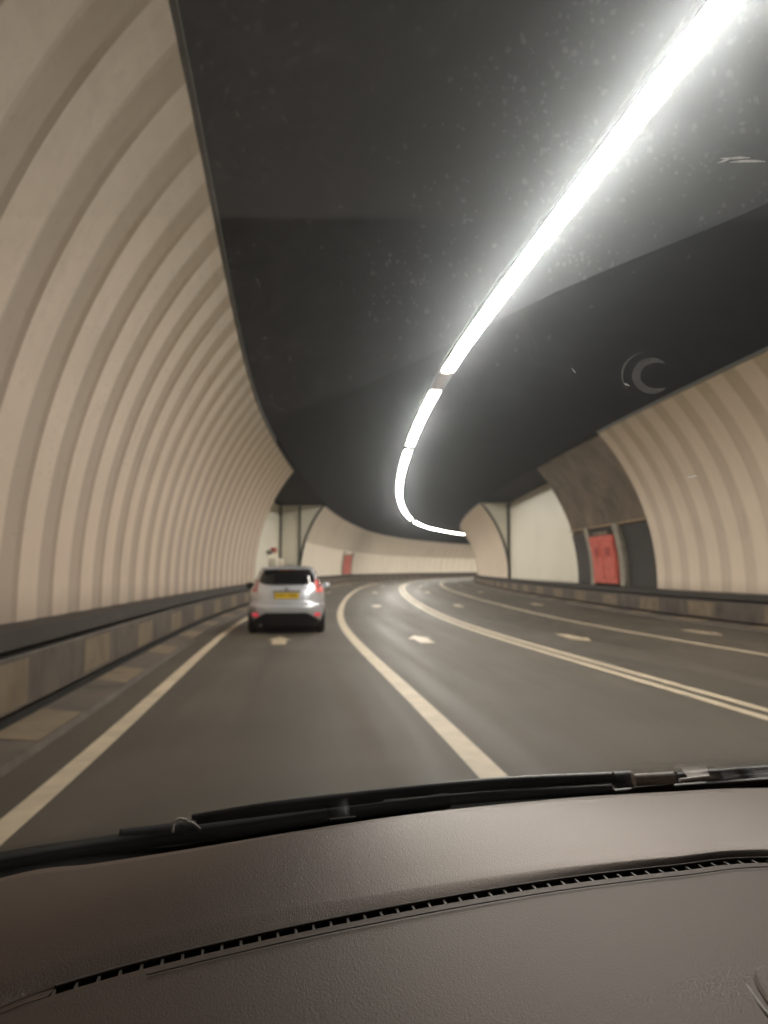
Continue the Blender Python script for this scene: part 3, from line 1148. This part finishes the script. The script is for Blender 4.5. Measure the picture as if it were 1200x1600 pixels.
w1 = blade(((-150, 1384, .72), (0, 1349, .79), (190, 1318, .88), (400, 1290, .96), (600, 1265, 1.02), (700, 1251, 1.05)), .0110, 'wiper_blade', M['rubber'], .9)
blade(((-150, 1372, .75), (0, 1340, .81), (90, 1325, .85), (185, 1310, .90)), .0055, 'rubber_strip', M['rubber'], 1.0, parent=w1)
blade(((188, 1308, .885), (305, 1294, .925)), .0098, 'sleeve', M['darkclip'], .95, parent=w1)
blade(((292, 1281, .91), (278, 1280, .905), (271, 1289, .90), (270, 1301, .895)), .0017, 'hook', M['clip'], parent=w1)
blade(((285, 1283, .915), (300, 1286, .91), (313, 1296, .915)), .0017, 'hook', M['clip'], parent=w1)
a1 = blade(((300, 1283, .99), (420, 1264, 1.02), (560, 1247, 1.06), (700, 1232, 1.09), (800, 1224, 1.11), (955, 1217, 1.13)), (.0085, .0105), 'wiper_arm', M['wiper'], 1.0)
blade(((310, 1294, .97), (420, 1282, .99), (520, 1269, 1.02), (640, 1257, 1.04)), .0030, 'arm_edge', M['darkclip'], parent=a1)
blade(((515, 1284, .965), (556, 1280, .97)), .0040, 'blade_end', M['darkclip'], parent=w1)
a2 = blade(((600, 1259, 1.03), (760, 1245, 1.06), (955, 1233, 1.08)), .0075, 'wiper_blade', M['darkclip'])
blade(((960, 1220, 1.09), (986, 1218, 1.09)), .0125, 'blade_joint', M['darkclip'], parent=a2)
blade(((990, 1219, 1.055), (1052, 1215, 1.06)), .0092, 'pale_clip', M['clip'], .9, parent=a2)
a3 = blade(((1058, 1218, 1.09), (1130, 1211, 1.10), (1210, 1205, 1.11), (1400, 1192, 1.12), (1700, 1180, 1.1)), (.0105, .0085), 'wiper_arm', M['wiper'])
blade(((1062, 1220, 1.055), (1108, 1214, 1.06)), .0040, 'pale_strip', M['clip'], .8, parent=a3)
blade(((1104, 1216, 1.065), (1210, 1209, 1.08), (1400, 1198, 1.09)), .0020, 'arm_edge', M['clip'], parent=a3)
blade(((960, 1241, 1.05), (1080, 1231, 1.06), (1210, 1222, 1.07), (1500, 1206, 1.06)), .0070, 'wiper_blade', M['darkclip'])

# ---- windscreen glass
def glass_mat():
    m = bpy.data.materials.new('windscreen_glass'); m.use_nodes = True
    nt = m.node_tree; nt.nodes.clear()
    out = nt.nodes.new("ShaderNodeOutputMaterial")
    tr = nt.nodes.new("ShaderNodeBsdfTransparent"); tr.inputs[0].default_value = (.985, .992, .988, 1)
    gl = nt.nodes.new("ShaderNodeBsdfGlossy"); gl.inputs["Roughness"].default_value = .03
    geo = nt.nodes.new("ShaderNodeNewGeometry")
    dot = nt.nodes.new("ShaderNodeVectorMath"); dot.operation = 'DOT_PRODUCT'
    nt.links.new(geo.outputs["Normal"], dot.inputs[0]); nt.links.new(geo.outputs["Incoming"], dot.inputs[1])
    def mth(op, a, b=None, c=None):
        n = nt.nodes.new("ShaderNodeMath"); n.operation = op
        for i, q in enumerate((a, b, c)):
            if q is None: continue
            if isinstance(q, (int, float)): n.inputs[i].default_value = q
            else: nt.links.new(q, n.inputs[i])
        return n.outputs[0]
    ab = mth('ABSOLUTE', dot.outputs["Value"])
    om = mth('SUBTRACT', 1.0, ab)
    p5 = mth('POWER', om, 5.0)
    fr = mth('MULTIPLY_ADD', p5, .96, .04)
    mix1 = nt.nodes.new("ShaderNodeMixShader")
    nt.links.new(fr, mix1.inputs[0]); nt.links.new(tr.outputs[0], mix1.inputs[1]); nt.links.new(gl.outputs[0], mix1.inputs[2])
    # dust and dried spots on the outside
    tc = nt.nodes.new("ShaderNodeTexCoord")
    vo = nt.nodes.new("ShaderNodeTexVoronoi"); vo.inputs["Scale"].default_value = 190
    nt.links.new(tc.outputs["Object"], vo.inputs["Vector"])
    spot = mth('LESS_THAN', vo.outputs["Distance"], .30)
    sep = nt.nodes.new("ShaderNodeSeparateColor"); nt.links.new(vo.outputs["Color"], sep.inputs[0])
    few = mth('GREATER_THAN', sep.outputs[0], .80)
    sp = mth('MULTIPLY', mth('MULTIPLY', spot, few), .055)
    nz = nt.nodes.new("ShaderNodeTexNoise"); nz.inputs["Scale"].default_value = 14; nz.inputs["Detail"].default_value = 8; nz.inputs["Roughness"].default_value = .75
    nt.links.new(tc.outputs["Object"], nz.inputs["Vector"])
    film = mth('MULTIPLY', mth('SUBTRACT', nz.outputs["Fac"], .30), .012)
    film = mth('MAXIMUM', film, 0.0)
    # greyer film past the wipers' reach, plus a painted dash-reflection band
    def half(p1, p2):
        c = Vector((0, 0, CAM_H)); org = Vector((.42, .5, .5))
        nrm = (px(*p1, .6) - c).cross(px(*p2, .6) - c).normalized()
        if nrm.z < 0: nrm = -nrm
        d = nt.nodes.new("ShaderNodeVectorMath"); d.operation = 'DOT_PRODUCT'
        nt.links.new(tc.outputs["Object"], d.inputs[0]); d.inputs[1].default_value = nrm
        k = nrm.dot(c - org)
        r_ = mth('MULTIPLY', mth('SUBTRACT', d.outputs["Value"], k), 260.0)
        n = nt.nodes.new("ShaderNodeClamp"); nt.links.new(r_, n.inputs[0])
        return n.outputs[0]
    hd_ = half((430, 660), (1200, 308))
    sp = mth('MULTIPLY', sp, mth('MULTIPLY_ADD', hd_, .93, .07))
    refl_band = mth('MULTIPLY', half((330, 345), (850, 346)), .018)  # paler upper band imitates the dashboard mirrored in the glass
    f2 = mth('MULTIPLY', hd_, .006)
    film = mth('ADD', film, mth('ADD', refl_band, f2))
    nz2 = nt.nodes.new("ShaderNodeTexNoise"); nz2.inputs["Scale"].default_value = 42; nz2.inputs["Detail"].default_value = 9; nz2.inputs["Roughness"].default_value = .8
    nt.links.new(tc.outputs["Object"], nz2.inputs["Vector"])
    cl = mth('MULTIPLY', mth('MAXIMUM', mth('SUBTRACT', nz2.outputs["Fac"], .50), 0.0), .05)
    film = mth('ADD', film, mth('MULTIPLY', cl, hd_))
    tot = mth('ADD', mth('MULTIPLY', sp, .55), film)
    di = nt.nodes.new("ShaderNodeBsdfTranslucent"); di.inputs[0].default_value = (.8, .8, .8, 1)
    mix2 = nt.nodes.new("ShaderNodeMixShader")
    nt.links.new(tot, mix2.inputs[0]); nt.links.new(mix1.outputs[0], mix2.inputs[1]); nt.links.new(di.outputs[0], mix2.inputs[2])
    nt.links.new(mix2.outputs[0], out.inputs[0])
    vs = nt.nodes.new("ShaderNodeVolumeScatter")      # grime and micro-scratches scatter forwards: glare round the lamps
    vs.inputs["Color"].default_value = (.85, .92, 1, 1)
    vs.inputs["Density"].default_value = 6.0
    vs.inputs["Anisotropy"].default_value = .982
    v2 = nt.nodes.new("ShaderNodeVolumeScatter")
    v2.inputs["Color"].default_value = (.85, .92, 1, 1)
    v2.inputs["Density"].default_value = 3.6
    v2.inputs["Anisotropy"].default_value = .93
    av = nt.nodes.new("ShaderNodeAddShader")
    nt.links.new(vs.outputs[0], av.inputs[0]); nt.links.new(v2.outputs[0], av.inputs[1])
    nt.links.new(av.outputs[0], out.inputs["Volume"])
    return m


M['screen'] = glass_mat()
XW = lin(-.46, 1.24, 40)
Wg = by_x(W0, XW)
rows = []
for i, w_ in enumerate(Wg):
    t = (w_.x - .42) / .86
    hx = .42 + (w_.x - .42) * .84
    hy = .36 - .16 * t * t
    h = Vector((hx, hy, CAM_H + .40 - .03 * t * t))
    r = []
    for v in lin(0, 1, 16):
        p = w_.lerp(h, v); p.z += .035 * sin(pi * v); p.y += .02 * sin(pi * v)
        r.append(p)
    rows.append(r)
mb = MB()
mb.grid(rows)
back = [[p + Vector((0, .003, .004)) for p in r] for r in rows]
mb.grid([r[::-1] for r in back])
loopA = rows[0] + [r[-1] for r in rows[1:]] + rows[-1][::-1][1:] + [r[0] for r in rows[::-1][1:-1]]
loopB = back[0] + [r[-1] for r in back[1:]] + back[-1][::-1][1:] + [r[0] for r in back[::-1][1:-1]]
mb.grid([loopA, loopB], close_u=True)
ws = mb.build('windscreen', M['screen'], icar, smooth=True, angle=60)
import bmesh
bm = bmesh.new(); bm.from_mesh(ws.data)
bmesh.ops.remove_doubles(bm, verts=bm.verts, dist=1e-5)
bmesh.ops.recalc_face_normals(bm, faces=bm.faces)
bm.to_mesh(ws.data); bm.free()

from mathutils.geometry import intersect_ray_tri
def on_glass(x, y):
    c = Vector((0, 0, CAM_H)); d = (px(x, y, 1.0) - c).normalized()
    for i in range(len(rows) - 1):
        for j in range(len(rows[0]) - 1):
            a_, b_, c_, e_ = rows[i][j], rows[i][j + 1], rows[i + 1][j + 1], rows[i + 1][j]
            for tri in ((a_, b_, c_), (a_, c_, e_)):
                h = intersect_ray_tri(*tri, d, c, True)
                if h: return h + (c - h).normalized() * .0015
    return c + d


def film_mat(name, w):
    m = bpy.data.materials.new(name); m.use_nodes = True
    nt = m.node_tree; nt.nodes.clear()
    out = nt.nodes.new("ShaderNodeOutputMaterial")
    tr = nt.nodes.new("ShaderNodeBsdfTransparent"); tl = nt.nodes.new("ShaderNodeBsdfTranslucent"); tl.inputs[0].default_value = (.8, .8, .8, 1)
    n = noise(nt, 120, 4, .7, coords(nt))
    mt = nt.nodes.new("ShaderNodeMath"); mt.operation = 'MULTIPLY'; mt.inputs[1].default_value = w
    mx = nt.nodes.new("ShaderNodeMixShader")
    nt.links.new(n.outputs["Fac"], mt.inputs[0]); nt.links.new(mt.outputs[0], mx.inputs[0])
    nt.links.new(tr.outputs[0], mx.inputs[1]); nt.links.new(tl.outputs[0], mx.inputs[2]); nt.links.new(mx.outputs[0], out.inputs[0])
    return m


# grimy film on the outside of the glass above the wiper's reach: a thin layer that scatters forwards
m = bpy.data.materials.new('road_grime_film'); m.use_nodes = True
nt = m.node_tree; nt.nodes.clear()
out = nt.nodes.new("ShaderNodeOutputMaterial"); vs = nt.nodes.new("ShaderNodeVolumeScatter")
vs.inputs["Color"].default_value = (.84, .92, 1, 1); vs.inputs["Density"].default_value = 14; vs.inputs["Anisotropy"].default_value = .955
nt.links.new(vs.outputs[0], out.inputs["Volume"])
M['grime'] = m
gA, gB = [], []
for k in range(25):
    f = k / 24
    x0 = 430 + 870 * f; y0 = 660 - 393 * f + 5 * sin(9 * f)
    x1 = 230 + 1200 * f; y1 = -120
    ra, rb = [], []
    for q in range(13):
        t = q / 12
        p = on_glass(x0 + (x1 - x0) * t, y0 + (y1 - y0) * t)
        dd = (p - Vector((0, 0, CAM_H))).normalized()
        ra.append(p + dd * .0095); rb.append(p + dd * (.0096 + .0029 * min(1, k / 14 + .0)))
    gA.append(ra); gB.append(rb)
mb = MB(); mb.grid(gA); mb.grid([r[::-1] for r in gB])
lA = gA[0] + [r[-1] for r in gA[1:]] + gA[-1][::-1][1:] + [r[0] for r in gA[::-1][1:-1]]
lB = gB[0] + [r[-1] for r in gB[1:]] + gB[-1][::-1][1:] + [r[0] for r in gB[::-1][1:-1]]
mb.grid([lA, lB], close_u=True)
gs = mb.build('grime_film', M['grime'], ws)
bm = bmesh.new(); bm.from_mesh(gs.data)
bmesh.ops.remove_doubles(bm, verts=bm.verts, dist=1e-5)
bmesh.ops.recalc_face_normals(bm, faces=bm.faces)
bm.to_mesh(gs.data); bm.free()


# specks and dried drops of the same grime: they catch light only near the lamps
m2 = M['grime'].copy(); m2.name = 'dried_drop'
for n_ in m2.node_tree.nodes:
    if n_.type == 'VOLUME_SCATTER': n_.inputs["Density"].default_value = 19; n_.inputs["Anisotropy"].default_value = .93
mb = MB()
rng = random.Random(21)
cl = [(rng.uniform(560, 1200), rng.uniform(-40, 560)) for _ in range(60)]
cl = [c for c in cl if abs((1130 - .80 * c[1]) - c[0]) < 330]
for k in range(900):
    if rng.random() < .7:
        c_ = cl[rng.randrange(len(cl))]; x, y = rng.gauss(c_[0], 34), rng.gauss(c_[1], 30)
    else:
        y = rng.uniform(-60, 600); x = rng.gauss(1150 - .80 * y, 150)
    if x < 440: continue
    if y > 655 - (x - 430) * .452 and rng.random() < .8: continue
    if x > 1235 or y < -80: continue
    rpx = rng.choice((1.3, 1.6, 1.9, 2.3, 2.8, 3.6)) * rng.uniform(.7, 1.25)
    p = on_glass(x, y); dd = (p - Vector((0, 0, CAM_H))).normalized()
    if (p - Vector((0, 0, CAM_H))).length > 1.2: continue
    e1 = dd.cross(Vector((0, 0, 1))).normalized(); e2 = e1.cross(dd).normalized()
    r_ = rpx / 1200 * (p - Vector((0, 0, CAM_H))).length
    ph = rng.uniform(0, 6); ex = rng.uniform(.7, 1.5)
    q = [(r_ * (1 + .3 * sin(2 * t + ph)) * cos(t), r_ * ex * (1 + .25 * cos(3 * t + ph)) * sin(t)) for t in [2 * pi * i / 8 for i in range(8)]]
    A_ = [p + dd * .0145 + e1 * u + e2 * v for u, v in q]
    B_ = [p + dd * .0165 + e1 * u * .7 + e2 * v * .7 for u, v in q]
    mb.grid([A_, B_], close_u=True); mb.face(A_[::-1]); mb.face(B_)
sk_ = mb.build('grime_speck', m2, ws)
sk_["kind"] = "stuff"
bm = bmesh.new(); bm.from_mesh(sk_.data)
bmesh.ops.remove_doubles(bm, verts=bm.verts, dist=1e-7)
bmesh.ops.recalc_face_normals(bm, faces=bm.faces)
bm.to_mesh(sk_.data); bm.free()

M['film'] = film_mat('pale_ring_film', .20)  # pale translucent ring drawn on the glass
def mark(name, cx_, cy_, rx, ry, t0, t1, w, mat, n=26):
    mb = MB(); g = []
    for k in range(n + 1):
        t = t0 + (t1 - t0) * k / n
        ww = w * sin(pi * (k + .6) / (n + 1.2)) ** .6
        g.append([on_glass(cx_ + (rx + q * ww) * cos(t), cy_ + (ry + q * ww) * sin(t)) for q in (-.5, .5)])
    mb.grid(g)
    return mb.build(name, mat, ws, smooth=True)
mark('pale_ring_mark', 1022, 587, 28, 24, .9, 5.3, 13, M['film'])
mark('pale_ring_mark', 1012, 586, 40, 36, 2.4, 4.6, 4, M['film'], 16)
M['glint_streak'] = film_mat('painted_glint', 1.2)  # pale streaks drawn on the glass in place of reflected glints
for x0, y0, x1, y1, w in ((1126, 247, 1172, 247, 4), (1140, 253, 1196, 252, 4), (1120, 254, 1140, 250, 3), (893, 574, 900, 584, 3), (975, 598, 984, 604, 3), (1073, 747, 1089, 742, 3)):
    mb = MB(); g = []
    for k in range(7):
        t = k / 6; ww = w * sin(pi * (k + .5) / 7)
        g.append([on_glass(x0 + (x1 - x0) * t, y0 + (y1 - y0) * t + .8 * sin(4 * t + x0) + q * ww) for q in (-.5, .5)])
    mb.grid(g); mb.build('glint_streak', M['glint_streak'], ws)

# roof lining, pillars and door tops (outside the frame, they shade the dash)
M['liner'] = simple('roof_lining', (.05, .047, .045), .9, 0, .1)
mb = MB()
hd = [r[-1] for r in rows]
mb.grid([[p + Vector((0, .02, .012)), p + Vector((0, -.25, .045)), p + Vector((0, -1.0, .05)), p + Vector((0, -1.6, -.05)), p + Vector((0, -1.9, -.5)), p + Vector((0, -1.9, -1.0))] for p in hd])
mb.build('roof_lining', M['liner'], icar, smooth=True)
for sd, r in ((0, rows[0]), (1, rows[-1])):
    mb = MB()
    dx = -.03 if sd == 0 else .03
    mb.tube([p + Vector((dx, -.01, 0)) for p in [r[0] + (r[0] - r[1]) * 2] + r], .035, 10)
    mb.build('windscreen_pillar', M['liner'], icar, smooth=True)
    mb = MB()
    x = r[0].x + dx
    y0 = r[0].y
    A = [Vector((x, y, z)) for y, z in ((y0 + .05, CAM_H - .31), (y0 - .5, CAM_H - .30), (y0 - 1.9, CAM_H - .27))]
    mb.grid([A, [p + Vector((0, 0, -.6)) for p in A]])
    if sd == 0:        # near door: added unseen panel closes the side window to darken the dash
        T = [p + Vector((0, 0, .62)) for p in A]
        mb.grid([A, T])
    mb.build('door_and_blocker', M['liner'], icar)
